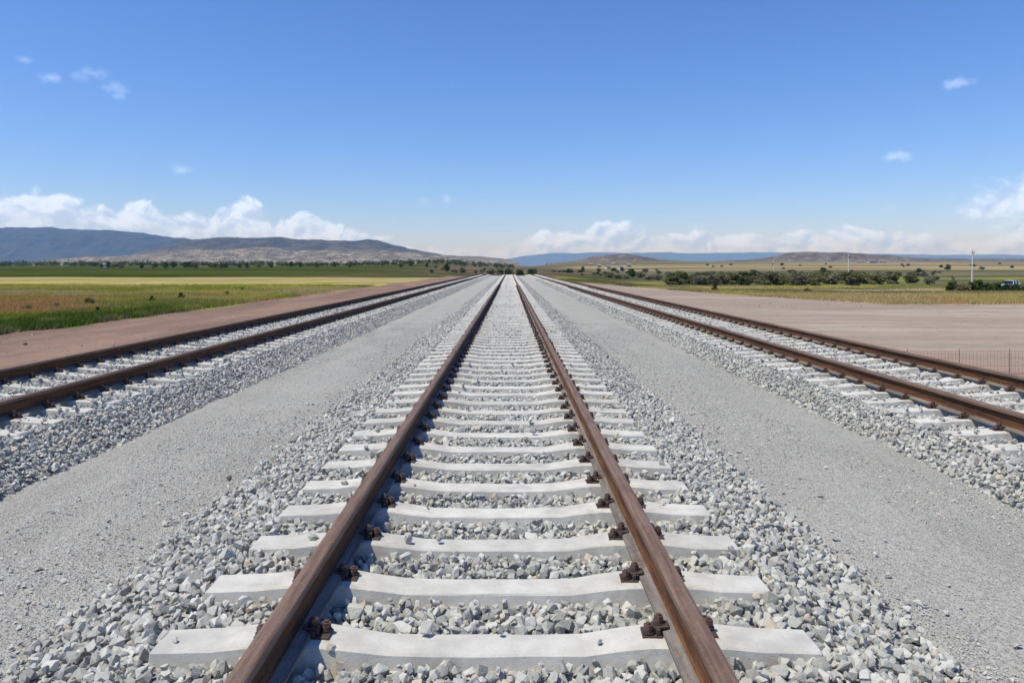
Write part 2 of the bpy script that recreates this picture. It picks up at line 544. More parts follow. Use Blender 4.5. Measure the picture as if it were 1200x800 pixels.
def ground_albedo(x, y):
    n1, n2, n3 = fbm(x * .05, y * .05, 21, 5), fbm(x * .25, y * .18, 31, 5), fbm(x * .9, y * .9, 41, 4)
    yy = y + (n1 - .5) * 26 + (n2 - .5) * 6
    # ---- left fields
    col = mixc(np.broadcast_to(GREEN, x.shape + (3,)), GREEN_Y, sstep(.42, .60, n2))
    ratio = x / np.maximum(y, 1.0)
    orange = sstep(26, 30, yy) * (1 - sstep(44, 50, yy)) * sstep(-.52, -.60, ratio + (n2 - .5) * .12)
    drymid = sstep(38, 46, yy) * (1 - sstep(60, 72, yy)) * sstep(-.33, -.5, ratio + (n1 - .5) * .3)
    col = mixc(col, STRAW * .8, drymid * .55 * sstep(.40, .55, n2))
    col = mixc(col, OCHRE * .9, sstep(.56, .66, fbm(x * .11, y * .16, 33, 4)) * sstep(24, 28, y) * (1 - sstep(60, 75, y)) * .8)
    col = mixc(col, TAN, sstep(74, 84, yy) * sstep(-.25, -.42, ratio) * sstep(.30, .62, fbm(x * .035, y * .10, 27, 5)) * .85)
    col = mixc(col, STRAW * .8, sstep(.47, .56, fbm(x * .07, y * .2, 23, 5)) * .85)
    col = mixc(col, GREEN * .72, sstep(.53, .62, fbm(x * .09, y * .17, 25, 5)) * .7)
    col = mixc(col, GREEN * .8, sstep(.50, .60, fbm(x * .05, y * .22, 29, 5)) * sstep(70, 80, y) * .6)
    col = mixc(col, TAN * .9, sstep(105, 116, yy) * sstep(.44, .54, n1 * .5 + n2 * .5) * .8)
    col = mixc(col, OCHRE, orange * sstep(.25, .45, n2) * .95)
    col = mixc(col, GREEN_D, sstep(-22, -17.5, x + (n2 - .5) * 9) * (1 - sstep(30, 44, y + (n1 - .5) * 20)) * (.45 + .55 * sstep(.35, .5, n3)))
    crop = sstep(160, 172, y + (n1 - .5) * 40)
    cropcol = mixc(np.broadcast_to(C(.040, .050, .010), x.shape + (3,)), C(.066, .082, .018), sstep(.4, .6, fbm(x * .01, y * .05, 51, 4)))
    cropcol = mixc(cropcol, C(.15, .13, .055), sstep(.60, .70, fbm(x * .004, y * .016, 57, 3)) * sstep(520, 620, y) * .5)
    col = mixc(col, cropcol, crop)
    dirt_l = mixc(np.broadcast_to(DIRT_L, x.shape + (3,)), C(.27, .185, .142), sstep(.35, .65, fbm(x * .8, y * .12, 61, 4)))
    dirt_l = mixc(dirt_l, C(.21, .14, .11), sstep(.55, .72, n3) * .6)
    edge = -15.1 + (n2 - .5) * 2.6 + (n3 - .5) * 1.0
    col = mixc(col, dirt_l, sstep(0, .5, x - edge))
    # ---- right yard, verge and fields
    yard = mixc(np.broadcast_to(DIRT_R, x.shape + (3,)), C(.385, .325, .265), sstep(.48, .66, fbm(x * .09 - y * .06, y * .20 + x * .07, 71, 5)) * .7)
    yard = mixc(yard, C(.27, .20, .16), sstep(.52, .68, fbm(x * .05, y * .3, 75, 5)) * .7)
    for (a0, b0, k0) in ((19, .10, .0016), (24.5, .03, .0), (27, -.12, .002), (33, .05, -.0006), (22, -.05, .001)):
        for off in (0, 1.9):
            dd = y - (a0 + off + b0 * (x - 20) + k0 * (x - 20) ** 2)
            yard = mixc(yard, C(.44, .375, .305), np.exp(-(dd / .42) ** 2) * .32 * (.4 + 1.1 * n1))
    yard = mixc(yard, C(.33, .20, .155), sstep(10.5, 8.5, x) * .7)
    verge = mixc(np.broadcast_to(GREEN_Y * .95, x.shape + (3,)), STRAW * .9, np.clip(sstep(.36, .52, fbm(x * .06, y * .3, 81, 5)) + .0, 0, 1))
    verge = mixc(verge, OCHRE * 1.1, sstep(.60, .72, n2) * .6)
    verge = mixc(verge, C(.115, .125, .035), sstep(50, 62, yy) * sstep(.36, .52, fbm(x * .05, y * .09, 83, 5)))
    verge = mixc(verge, C(.30, .22, .11), sstep(.54, .64, fbm(x * .07, y * .12, 85, 5)) * .8)
    field = mixc(np.broadcast_to(C(.085, .09, .04), x.shape + (3,)), C(.16, .14, .085), sstep(.46, .64, fbm(x * .012, y * .03, 91, 5)))
    field = mixc(field, GREEN * .9, sstep(.50, .62, fbm(x * .02, y * .05, 95, 4)) * (1 - sstep(220, 320, y)))
    field = mixc(field, TAN * .85, sstep(.40, .50, fbm(x * .0016, y * .012, 97, 4)) * sstep(430, 560, y))
    verge = mixc(verge, STRAW * .95, (1 - sstep(46, 56, yy)) * sstep(.40, .56, fbm(x * .12, y * .4, 87, 4)) * .8)
    rcol = mixc(verge, field, sstep(125, 150, yy))
    lim = 40.5 + (n2 - .5) * 4.5 + (x - 40) * .03
    lim = lim + 60 * sstep(22, 9, x)                       # bare earth runs on along the track
    rcol = mixc(yard, rcol, sstep(0, 1.6, y - lim))
    rcol = mixc(rcol, C(.20, .13, .10), np.exp(-((y - lim + .6) / .9) ** 2) * .55)  # dark line at the verge: shadow of the weeds painted into the ground colour
    # a pale dirt lane between the bushes
    lane = np.exp(-((y - 103 - .06 * (x - 60)) / 7.5) ** 2) * sstep(44, 50, x) * (1 - sstep(72, 76, x))
    rcol = mixc(rcol, C(.50, .45, .39), lane * .95)
    col = mixc(col, rcol, sstep(-1, 1, x))
    # ---- country beyond the crest
    far = mixc(np.broadcast_to(C(.065, .07, .03), x.shape + (3,)), C(.15, .11, .075), sstep(.40, .58, fbm(x * .02, y * .02, 101, 5)))
    w = sstep(165, 200, y) * (1 - sstep(30, 90, np.abs(x)))
    col = mixc(col, far, w)
    plain = mixc(np.broadcast_to(C(.13, .13, .07), x.shape + (3,)), C(.27, .22, .15), sstep(.4, .6, fbm(x * .0012, y * .003, 111, 5)))
    return mixc(col, plain, sstep(900, 1500, y))


ys = np.concatenate([np.arange(-30, 14, 1.0), 14 * np.exp(np.arange(0, 7.5, .011))])
cols = np.linspace(-1, 1, 430)
cols = np.sign(cols) * (.75 * np.abs(cols) + .25 * np.abs(cols) ** 3)
hw = 1.08 * np.abs(ys) + 34
GX = cols[None, :] * hw[:, None]
GY = np.repeat(ys[:, None], len(cols), 1)
GZ = ground_z(GX, GY)
idx = np.arange(GX.size).reshape(GX.shape)
quads = np.stack([idx[:-1, :-1], idx[:-1, 1:], idx[1:, 1:], idx[1:, :-1]], -1).reshape(-1, 4)
alb = ground_albedo(GX, GY)
tag(link_mesh('ground', np_mesh('ground', np.stack([GX, GY, GZ], -1).reshape(-1, 3), quads,
    {'albedo': ('FLOAT_COLOR', alb.reshape(-1, 3))}, True), M['ground']), 'dusty earth and dry fields around the tracks', 'ground', kind='structure')

# ------------------------------------------------------------------ hills
def ridge(name, dist, profile, depth, material, label, seed, rough=.16, gul=7.0, base=308.0, xs_step=1.6):
    """a hill range: its skyline as metres at its own distance, with real depth fore and aft"""
    px = np.arange(profile[0][0], profile[-1][0] + .1, xs_step)
    top = np.interp(px, [p[0] for p in profile], [p[1] for p in profile])
    X = (px - VX) / F_PX * dist
    H = np.maximum((VY - top) / F_PX * dist + 1.5, 0) + 2.0
    v = np.linspace(0, 1, 64)
    XX = np.repeat(X[None, :], len(v), 0)
    VV = np.repeat(v[:, None], len(X), 1)
    YY = dist + (VV - .5) * depth
    k = dist / 4000.0
    ri = 1 - np.abs(2 * fbm(XX / (240 * k), VV * 2.2 + XX / (900 * k), seed, 5) - 1)
    fold = fbm(XX / (120 * k) + 1.5 * fbm(XX / (300 * k), VV * 3, seed + 9, 3), VV * gul, seed + 3, 5)
    shape = np.where(VV < .5, np.sin(VV * math.pi) ** 1.15, np.sin(VV * math.pi))
    away = np.abs(VV - .5) * 2
    mult = 1 - rough * 3.6 * (1 - ri) * away - rough * 3.4 * (fold - .33) * np.sqrt(away)
    skyl = 1 + .06 * (fbm(XX / (45 * k), VV * 0 + 3, seed + 5, 4) - .5)
    ZZ = -4 + (H[None, :] + 4) * shape * np.clip(mult, .1, 1.0) * skyl
    ii = np.arange(XX.size).reshape(XX.shape)
    q = np.stack([ii[:-1, :-1], ii[:-1, 1:], ii[1:, 1:], ii[1:, :-1]], -1).reshape(-1, 4)
    XX = XX * (YY / dist) ** .5
    o = link_mesh(name, np_mesh(name, np.stack([XX, YY, ZZ], -1).reshape(-1, 3), q, None, True), material)
    return tag(o, label, 'hills', kind='structure')


ridge('far_mountains', 9000, [(-560, 300), (-480, 286), (-300, 270), (-150, 262), (-60, 263), (0, 265.5), (60, 266), (100, 267.5), (140, 270.5), (170, 272.5), (195, 277), (220, 279.5),
      (245, 282), (300, 287), (360, 295), (420, 304), (450, 308)], 4200, M['hill_far'], 'long blue forested mountain range on the left horizon', 5, .20)
ridge('scrub_hills', 5200, [(120, 308), (150, 301), (170, 295), (190, 288.5), (212, 282), (232, 279.5), (262, 278.5), (300, 278.5), (330, 278), (352, 280.5), (385, 282), (410, 281.5),
      (430, 279.5), (445, 281.5), (462, 286), (480, 291), (500, 295), (520, 298.5), (545, 300), (565, 301), (590, 303.5), (606, 308)], 1700, M['hill_mid'],
      'dark scrubby ridge above the pale foothills', 15, .22)
ridge('badland_foothills', 3500, [(30, 308), (70, 303.5), (110, 301), (140, 300), (170, 298), (200, 295), (230, 292), (260, 293.5), (290, 290), (318, 289.5), (345, 294), (380, 293), (410, 296),
      (440, 293), (470, 295.5), (500, 298), (530, 301), (560, 302.5), (590, 305), (610, 308)], 900, M['hill_bad'], 'pale eroded foothills below the dark ridge', 25, .30, 11)
ridge('small_hill', 3000, [(640, 309), (668, 306.5), (682, 303.8), (695, 300.4), (708, 298.4), (716, 298.6), (726, 297.4), (738, 298), (752, 300.6), (768, 302.8), (785, 305), (815, 307), (850, 309)], 520, M['hill_small'],
      'small brown hill right of the vanishing rails', 35, .2, 7, 308, .8)
ridge('table_hill', 3400, [(800, 308), (850, 305.8), (880, 304.6), (900, 302), (914, 298.6), (925, 296.2), (945, 294.8), (962, 295.6), (985, 295.8), (1010, 297.4), (1040, 298.8), (1056, 301),
      (1085, 303), (1110, 302.4), (1135, 303.4), (1160, 302.6), (1185, 303.4), (1215, 302.6), (1300, 303), (1420, 308)], 700, M['hill_small'], 'flat topped brown hill on the right horizon', 45, .2, 7, 308, 1.0)
ridge('distant_range', 23500, [(560, 307), (590, 304), (612, 300.5), (630, 298), (650, 296), (672, 296.5), (700, 295.2), (735, 296.4), (770, 295.4), (810, 296.8), (850, 296), (900, 295.6), (950, 296.4),
      (1000, 297), (1060, 298), (1110, 298.6), (1160, 298), (1220, 299), (1330, 302), (1450, 307)], 3000, M['hill_far'], 'faint blue mountains under the clouds', 55, .12)

# ------------------------------------------------------------------ track bed
YS = np.unique(np.concatenate([np.arange(-4, 60, .5), np.arange(60, 236, 2.0)]))


def sweep(name, prof, material, label, cat='track bed', jitter=0.0):
    p = np.array(prof)
    X = np.repeat(p[None, :, 0], len(YS), 0)
    Z = np.repeat(p[None, :, 1], len(YS), 0) + crest(YS)[:, None]
    Y = np.repeat(YS[:, None], len(p), 1)
    if jitter:
        Z = Z + jitter * (fbm(X * 1.7, Y * .9, 77, 5) - .5)
        X = X + np.where((np.arange(len(p)) > 0) & (np.arange(len(p)) < len(p) - 1), 1, 0)[None, :] * (fbm(Y * .7, X * .2, 78, 4) - .5) * .12
    ii = np.arange(X.size).reshape(X.shape)
    q = np.stack([ii[:-1, :-1], ii[:-1, 1:], ii[1:, 1:], ii[1:, :-1]], -1).reshape(-1, 4)
    o = link_mesh(name, np_mesh(name, np.stack([X, Y, Z], -1).reshape(-1, 3), q, None, True), material)
    return tag(o, label, cat, kind='structure')


def bed_profile(c, lo, hi, zl, zr):
    """ballast surface under the stones: (x, z) from the left toe to the right toe"""
    return [(lo - .05, zl - .06), (lo, zl - .012), (lo + (c - 1.45 - lo) * .5, (zl - .12) * .5 - .01), (c - 1.42, -.080), (c - .9, -.088), (c - .5, -.094), (c, -.096),
            (c + .5, -.094), (c + .9, -.088), (c + 1.42, -.080), (hi - (hi - c - 1.45) * .5, (zr - .12) * .5 - .01), (hi, zr - .012), (hi + .05, zr - .06)]


TOES = {MID: (-2.12, 2.10, -.27, -.27), LFT: (-8.0, -3.84, -.50, -.27), RGT: (3.86, 7.75, -.27, -.50)}
for c, nm, lb in ((MID, 'track_bed', 'ballast bed of the middle track'), (LFT, 'track_bed', 'ballast bed of the left track'), (RGT, 'track_bed', 'ballast bed of the right track')):
    t = TOES[c]
    sweep(nm, bed_profile(c, *t), M['bed'], lb)
xs = np.linspace(-4.3, -1.75, 22)
sweep('gravel_path', [(x, -.283 + .02 * math.sin((x + 4.3) / 2.55 * math.pi)) for x in xs], M['fines'], 'compacted grey gravel strip between the left and middle tracks', 'gravel strip', .045)
xs = np.linspace(1.75, 4.3, 22)
sweep('gravel_path', [(x, -.283 + .02 * math.sin((x - 1.75) / 2.55 * math.pi)) for x in xs], M['fines'], 'compacted grey gravel strip between the middle and right tracks', 'gravel strip', .045)


# ------------------------------------------------------------------ ballast stones
def stone_protos(n, npts, seed):
    r = random.Random(seed)
    out = []
    for k in range(n):
        bm = bmesh.new()
        ax = (1.0, r.uniform(.66, .98), r.uniform(.5, .82))
        for i in range(npts):
            while True:
                v = Vector((r.gauss(0, 1), r.gauss(0, 1), r.gauss(0, 1)))
                if v.length > .1:
                    break
            v = v.normalized()
            m = max(abs(v.x), abs(v.y), abs(v.z))
            v = v.lerp(v / m * .82, .55) * r.uniform(.82, 1.0)
            bm.verts.new((v.x * ax[0], v.y * ax[1], v.z * ax[2]))
        res = bmesh.ops.convex_hull(bm, input=bm.verts)
        bmesh.ops.delete(bm, geom=[g for g in res['geom_interior'] if isinstance(g, bmesh.types.BMVert)], context='VERTS')
        bmesh.ops.triangulate(bm, faces=bm.faces)
        bm.verts.ensure_lookup_table()
        bm.verts.index_update()
        vs = np.array([v.co[:] for v in bm.verts])
        fs = np.array([[v.index for v in f.verts] for f in bm.faces])
        bm.free()
        out.append((vs, fs))
    return out


P_MID = stone_protos(16, 11, 9)
P_NEAR, P_FAR, P_TINY = stone_protos(26, 15, 3), stone_protos(14, 8, 4), stone_protos(10, 7, 5)


def rot_mats(n, flat=0.0):
    q = RNG.normal(size=(n, 4))
    if flat:
        q[:, 1:3] *= flat
    q /= np.linalg.norm(q, axis=1)[:, None]
    w, x, y, z = q.T
    return np.stack([1 - 2 * (y * y + z * z), 2 * (x * y - z * w), 2 * (x * z + y * w), 2 * (x * y + z * w), 1 - 2 * (x * x + z * z), 2 * (y * z - x * w),
                     2 * (x * z - y * w), 2 * (y * z + x * w), 1 - 2 * (x * x + y * y)], -1).reshape(-1, 3, 3)


def scatter_mesh(name, jobs, squash=1.0):
    """jobs: [(protos, positions (n,3), radii (n,))] -> one mesh of loose stones"""
    V, Fc, T, off = [], [], [], 0
    for protos, P, rad in jobs:
        which = RNG.integers(0, len(protos), len(P))
        tone = RNG.random(len(P))
        rm = rot_mats(len(P), .75)
        for k, (vs, fs) in enumerate(protos):
            s = np.nonzero(which == k)[0]
            if not len(s):
                continue
            vv = np.einsum('nij,vj->nvi', rm[s], vs) * rad[s][:, None, None] * np.array([1, 1, squash]) + P[s][:, None, :]
            ff = fs[None] + (np.arange(len(s)) * len(vs))[:, None, None] + off
            V.append(vv.reshape(-1, 3))
            Fc.append(ff.reshape(-1, 3))
            T.append(np.repeat(tone[s], len(vs)))
            off += len(s) * len(vs)
    return np_mesh(name, np.concatenate(V), np.concatenate(Fc), {'tone': ('FLOAT', np.concatenate(T))})


def jitter_grid(x0, x1, y0, y1, cell):
    nx, ny = max(1, int((x1 - x0) / cell)), max(1, int((y1 - y0) / cell))
    gx, gy = np.meshgrid((np.arange(nx) + .5) * (x1 - x0) / nx + x0, (np.arange(ny) + .5) * (y1 - y0) / ny + y0)
    gx = gx.ravel() + RNG.uniform(-.5, .5, gx.size) * cell
    gy = gy.ravel() + RNG.uniform(-.5, .5, gy.size) * cell
    return gx, gy


def bed_z(x, c):
    p = np.array(bed_profile(c, *TOES[c]))
    return np.interp(x, p[:, 0], p[:, 1])


def ballast_points(c, y0, y1, cell, rmin, rmax, layer, over=0.0):
    lo, hi = TOES[c][:2]
    x, y = jitter_grid(lo - .14, hi + .14, y0, y1, cell)
    rad = (rmin + (rmax - rmin) * RNG.random(len(x)) ** 1.25) * np.where(RNG.random(len(x)) < .08, 1.35, 1.0)
    u = np.abs(x - c)
    # ragged toe
    e = .12 * (fbm(y * 1.3, x * 0 + c, 88, 4) - .5) * 2.4
    keep = (x > lo + e - .03) & (x < hi - e + .03)
    dy = np.abs((y - Y0S + PITCH / 2) % PITCH - PITCH / 2)
    on = (u < 1.35 + rad * .35) & (dy < .104 + rad * .5)
    z = bed_z(x, c) + layer + RNG.uniform(-.018, .018, len(x)) + .03 * (fbm(x * 2.3, y * 2.3, 140, 3) - .5) + crest(y)
    z = z - np.where(np.abs(u - .796) < .1, .02, 0)
    spill = on & (RNG.random(len(x)) < over) & (np.abs(u - .796) > .16) & (u < 1.3)
    z = np.where(spill, -.02 + rad * .5 + crest(y), z)
    keep = keep & (~on | spill)
    return np.stack([x, y, z], -1)[keep], rad[keep]


def ballast(c, bands, label, over=0.0):
    jobs = []
    for (y0, y1, cell, rmin, rmax, protos, layers) in bands:
        for la in layers:
            P, r = ballast_points(c, y0, y1, cell, rmin, rmax, la, over if la == layers[-1] else 0)
            jobs.append((protos, P, r))
    o = link_mesh('ballast_stones', scatter_mesh('ballast_stones', jobs), M['stone'])
    return tag(o, label, 'ballast', kind='stuff')


ballast(MID, [(1.6, 9, .046, .017, .043, P_NEAR, (.0, .026)), (9, 22, .05, .02, .042, P_MID, (.0, .026)), (22, 60, .066, .026, .046, P_FAR, (.018,)), (60, 120, .11, .035, .055, P_FAR, (.02,))],
        'loose pale grey ballast stones of the middle track', .012)
SIDE = [(5.0, 16, .05, .02, .042, P_MID, (.0, .026)), (16, 40, .064, .026, .045, P_FAR, (.018,)), (40, 110, .105, .034, .055, P_FAR, (.02,))]
ballast(LFT, SIDE, 'loose grey ballast stones of the left track', .30)
ballast(RGT, SIDE, 'loose grey ballast stones of the right track', .16)

# pebbles strewn over the gravel strips
jobs = []
for (lo, hi) in ((-3.95, -2.0), (2.0, 3.95)):
    for (y0, y1, cell, rmin, rmax, dens) in ((2.2, 8, .019, .0035, .0095, .95), (8, 22, .032, .006, .013, .9), (2.2, 24, .055, .010, .022, .6)):
        x, y = jitter_grid(lo, hi, y0, y1, cell)
        d = fbm(x * 1.6, y * .5, 131, 4)
        near = np.minimum(x - lo, hi - x) if False else (hi - x if lo < 0 else x - lo)
        pr = dens * (.22 + .78 * sstep(.42, .66, d + .30 * np.exp(-near / .42))) * (1.0 if rmax < .015 else sstep(.42, .62, d + .34 * np.exp(-near / .42)))
        k = RNG.random(len(x)) < pr
        x, y = x[k], y[k]
        r = RNG.uniform(rmin, rmax, len(x))
        cc = (x - lo) / (hi - lo)
        z = -.268 + .012 * np.sin(np.clip(cc, 0, 1) * math.pi) - r * .02 + .045 * (fbm(x * 1.7, y * .9, 77, 5) - .5)
        jobs.append((P_TINY, np.stack([x, y, z], -1), r))
    # strays rolled out of the shoulders
    n = 420
    inner = RNG.exponential(.16, n)
    x = (-2.14 - inner) if lo < 0 else (2.12 + inner)
    y = RNG.uniform(2.2, 30, n) ** 1.0
    r = RNG.uniform(.016, .034, n)
    jobs.append((P_FAR, np.stack([x, y, -.262 + r * .35], -1), r))
tag(link_mesh('pebbles', scatter_mesh('pebbles', jobs, .6), M['pebble']), 'small pebbles strewn over the gravel strips', 'pebbles', kind='stuff')

jobs = []
for (x0, x1, y0, y1, n, r0, r1) in ((-15.5, -8.1, 7, 40, 2600, .008, .035), (7.9, 40, 9, 41, 5200, .008, .03), (-15.6, -13.5, 18, 60, 900, .015, .05), (8, 45, 38, 43, 900, .02, .06)):
    x, y = RNG.uniform(x0, x1, n), RNG.uniform(y0, y1, n)
    k = RNG.random(n) < sstep(.38, .62, fbm(x * .45, y * .3, 151, 4)) + .12
    x, y = x[k], y[k]
    r = r0 + (r1 - r0) * RNG.random(len(x)) ** 3
    jobs.append((P_FAR, np.stack([x, y, ground_z(x, y) + r * .2], -1), r))
tag(link_mesh('earth_clods', scatter_mesh('earth_clods', jobs), M['clod']), 'clods and small stones lying on the bare earth', 'clods', kind='stuff')

# ------------------------------------------------------------------ rails
HP = [(-.0375, .146), (-.0372, .168), (-.033, .1745), (-.024, .1785), (0, .180)]           # head
HEAD = HP + [(-x, z) for x, z in reversed(HP[:-1])]
WEBR = [(.0375, .146), (.034, .141), (.0125, .130), (.0095, .116), (.0088, .085), (.0105, .05), (.0165, .034), (.026, .027)]
FOOTR = [(.026, .027), (.060, .0155), (.075, .012), (.075, .001)]


def make_rail(x, label):
    prof, ring = HEAD + WEBR[1:] + FOOTR[1:], []
    n_head = len(HEAD) - 1
    left = [(-a, b) for a, b in reversed(WEBR[1:] + FOOTR[1:])]
    prof = prof + left
    kinds = [0] * n_head + [1] * (len(WEBR) - 1) + [2] * (len(FOOTR) - 1) + [2] + [2] * (len(FOOTR) - 1) + [1] * (len(WEBR) - 1)
    p = np.array(prof)
    yy = np.unique(np.concatenate([np.arange(-2, 30, 1.0), np.arange(30, 232, 3.0)]))
    n = len(p)
    wob = .0022 * (fbm(yy * .35, yy * 0 + x, 301, 3) - .5)
    V = np.stack([np.repeat(p[None, :, 0], len(yy), 0) + x + wob[:, None], np.repeat(yy[:, None], n, 1), np.repeat(p[None, :, 1], len(yy), 0) + .010 + crest(yy)[:, None]], -1)
    ii = np.arange(len(yy) * n).reshape(len(yy), n)
    nx = np.roll(ii, -1, 1)
    q = np.stack([ii[:-1], nx[:-1], nx[1:], ii[1:]], -1).reshape(-1, 4)
    mi = np.tile(np.array(kinds), len(yy) - 1)
    me = np_mesh('rail', V.reshape(-1, 3), q, None, False, mi)
    me.flip_normals()
    o = link_mesh('rail', me, [M['rail_head'], M['rail_web'], M['rail_foot']])
    return tag(o, label, 'rail')


make_rail(MID - .796, 'left rail of the middle track, brown top and side deep in shadow')
make_rail(MID + .796, 'right rail of the middle track, rusty web and pale foot in sunlight')
make_rail(LFT + .796, 'inner rail of the left track, beside the grey ballast slope')
make_rail(LFT - .796, 'outer rail of the left track, beside the reddish dirt')
make_rail(RGT - .796, 'inner rail of the right track, beside the grey ballast slope')
make_rail(RGT + .796, 'outer rail of the right track, beside the bare yard')


# ------------------------------------------------------------------ sleepers and fastenings
def bm_box(bm, cx, cy, cz, sx, sy, sz, rz=0.0, taper=1.0, bev=0.0, rx=0.0, ry=0.0):
    r = bmesh.ops.create_cube(bm, size=1.0)
    vs = r['verts']
    for v in vs:
        t = taper if v.co.z > 0 else 1.0
        v.co = Vector((v.co.x * sx * t, v.co.y * sy * t, v.co.z * sz))
    if bev:
        es = list({e for v in vs for e in v.link_edges})
        b = bmesh.ops.bevel(bm, geom=es, offset=bev, segments=1, affect='EDGES', clamp_overlap=True)
        vs = list({v for f in b['faces'] for v in f.verts} | {v for v in vs if v.is_valid})
    m = Matrix.Translation((cx, cy, cz)) @ Matrix.Rotation(rz, 4, 'Z') @ Matrix.Rotation(ry, 4, 'Y') @ Matrix.Rotation(rx, 4, 'X')
    for v in vs:
        v.co = m @ v.co
    return vs


def bm_tube(bm, p0, p1, r0, r1=None, seg=8, caps=True):
    r1 = r0 if r1 is None else r1
    p0, p1 = Vector(p0), Vector(p1)
    d = p1 - p0
    r = bmesh.ops.create_cone(bm, cap_ends=caps, segments=seg, radius1=r0, radius2=r1, depth=d.length)
    m = Matrix.Translation((p0 + p1) / 2) @ d.to_track_quat('Z', 'Y').to_matrix().to_4x4()
    for v in r['verts']:
        v.co = m @ v.co
    return r['verts']


def bm_ring(bm, cx, cy, cz, R_, r_, seg=12, sub=6, tilt=0.0):
    vs = []
    for i in range(seg):
        a = 2 * math.pi * i / seg
        row = []
        for j in range(sub):
            b = 2 * math.pi * j / sub
            rr = R_ + r_ * math.cos(b)
            row.append(bm.verts.new((cx + rr * math.cos(a), cy + rr * math.sin(a), cz + r_ * math.sin(b) + tilt * math.cos(a))))
        vs.append(row)
    for i in range(seg):
        for j in range(sub):
            bm.faces.new((vs[i][j], vs[(i + 1) % seg][j], vs[(i + 1) % seg][(j + 1) % sub], vs[i][(j + 1) % sub]))


def bm_mesh(name, bm, smooth=False):
    bmesh.ops.recalc_face_normals(bm, faces=bm.faces)
    me = bpy.data.meshes.new(name)
    bm.to_mesh(me)
    bm.free()
    if not smooth:
        me.shade_flat()
    return me


def sleeper_arrays(seed=0):
    """pre-stressed sleeper: high rail seats, waisted lower middle, ends a little lower"""
    st = [(-1.355, -.034, .082), (-1.345, -.024, .094), (-1.10, -.016, .100), (-.99, -.004, .100), (-.93, -.001, .100), (-.66, -.001, .098), (-.56, -.014, .094), (-.40, -.036, .088), (-.18, -.040, .086)]
    st = st + [(0, -.040, .086)] + [(-a, b, c) for a, b, c in reversed(st)]
    V, ring = [], 8
    r = np.random.default_rng(seed)
    for (x, zt, w) in st:
        b = w + .038
        ch = .007
        for (yy, zz) in ((-b, -.215), (-w - .004, zt - ch), (-w + ch * .8, zt), (-w * .3, zt + .001), (w * .3, zt + .001), (w - ch, zt), (w + .004, zt - ch), (b, -.215)):
            V.append((x + r.normal(0, .0012), yy + r.normal(0, .0016), zz + r.normal(0, .0008)))
    n = len(st)
    Fq = []
    for i in range(n - 1):
        for j in range(ring):
            a, b_ = i * ring + j, i * ring + (j + 1) % ring
            Fq.append((a, b_, b_ + ring, a + ring))
    for base in (0, (n - 1) * ring):
        Fq += [(base, base + 1, base + 6, base + 7), (base + 1, base + 2, base + 5, base + 6), (base + 2, base + 3, base + 4, base + 5)]
    return np.array(V), np.array(Fq)


def sleeper_mesh(seed):
    V, Fq = sleeper_arrays(seed)
    me = np_mesh('concrete_sleeper', V, Fq)
    bm = bmesh.new()
    bm.from_mesh(me)
    bmesh.ops.recalc_face_normals(bm, faces=bm.faces)
    bm.to_mesh(me)
    bm.free()
    me.shade_flat()
    me.materials.append(M['concrete'])
    return me


def fastening_meshes():
    """one side's fastening (x grows away from the rail): ribbed plate end, clamp, washers; and its two bolts"""
    bm = bmesh.new()
    bm_box(bm, .118, .004, .004, .085, .095, .014, bev=.002)                       # plate end
    bm_box(bm, .092, 0, .026, .018, .09, .026, bev=.003)                     # rib beside the foot
    bm_box(bm, .078, 0, .040, .068, .062, .014, ry=.14, bev=.003)              # clamp on the foot
    bm_box(bm, .106, 0, .030, .016, .058, .030, bev=.003)                      # clamp heel
    for (x, y, z) in ((.086, -.004, .046), (.134, .024, .016)):
        bm_tube(bm, (x, y, z), (x, y, z + .005), .027, .027, 12)
        for k in range(3):
            bm_ring(bm, x, y, z + .008 + k * .0055, .0185, .0036, 12, 5, .002)
    clamp = bm_mesh('rail_clip', bm)
    clamp.materials.append(M['iron'])
    bm = bmesh.new()
    for (x, y, z, h) in ((.086, -.004, .046, .046), (.134, .024, .016, .046)):
        bm_tube(bm, (x, y, z), (x, y, z + h), .0112, .0105, 10)
        bm_tube(bm, (x, y, z + .022), (x, y, z + .038), .0215, .0205, 6)
    bolt = bm_mesh('bolt', bm)
    bolt.materials.append(M['iron_red'])
    # the same in one low-detail mesh for the far ones
    bm = bmesh.new()
    bm_box(bm, .118, 0, .008, .10, .13, .02)
    bm_box(bm, .092, 0, .035, .05, .07, .045)
    bm_tube(bm, (.086, 0, .05), (.086, 0, .088), .019, .016, 6)
    bm_tube(bm, (.142, .028, .018), (.142, .028, .06), .018, .016, 6)
    far = bm_mesh('rail_clip_far', bm)
    far.materials.append(M['iron'])
    return clamp, bolt, far


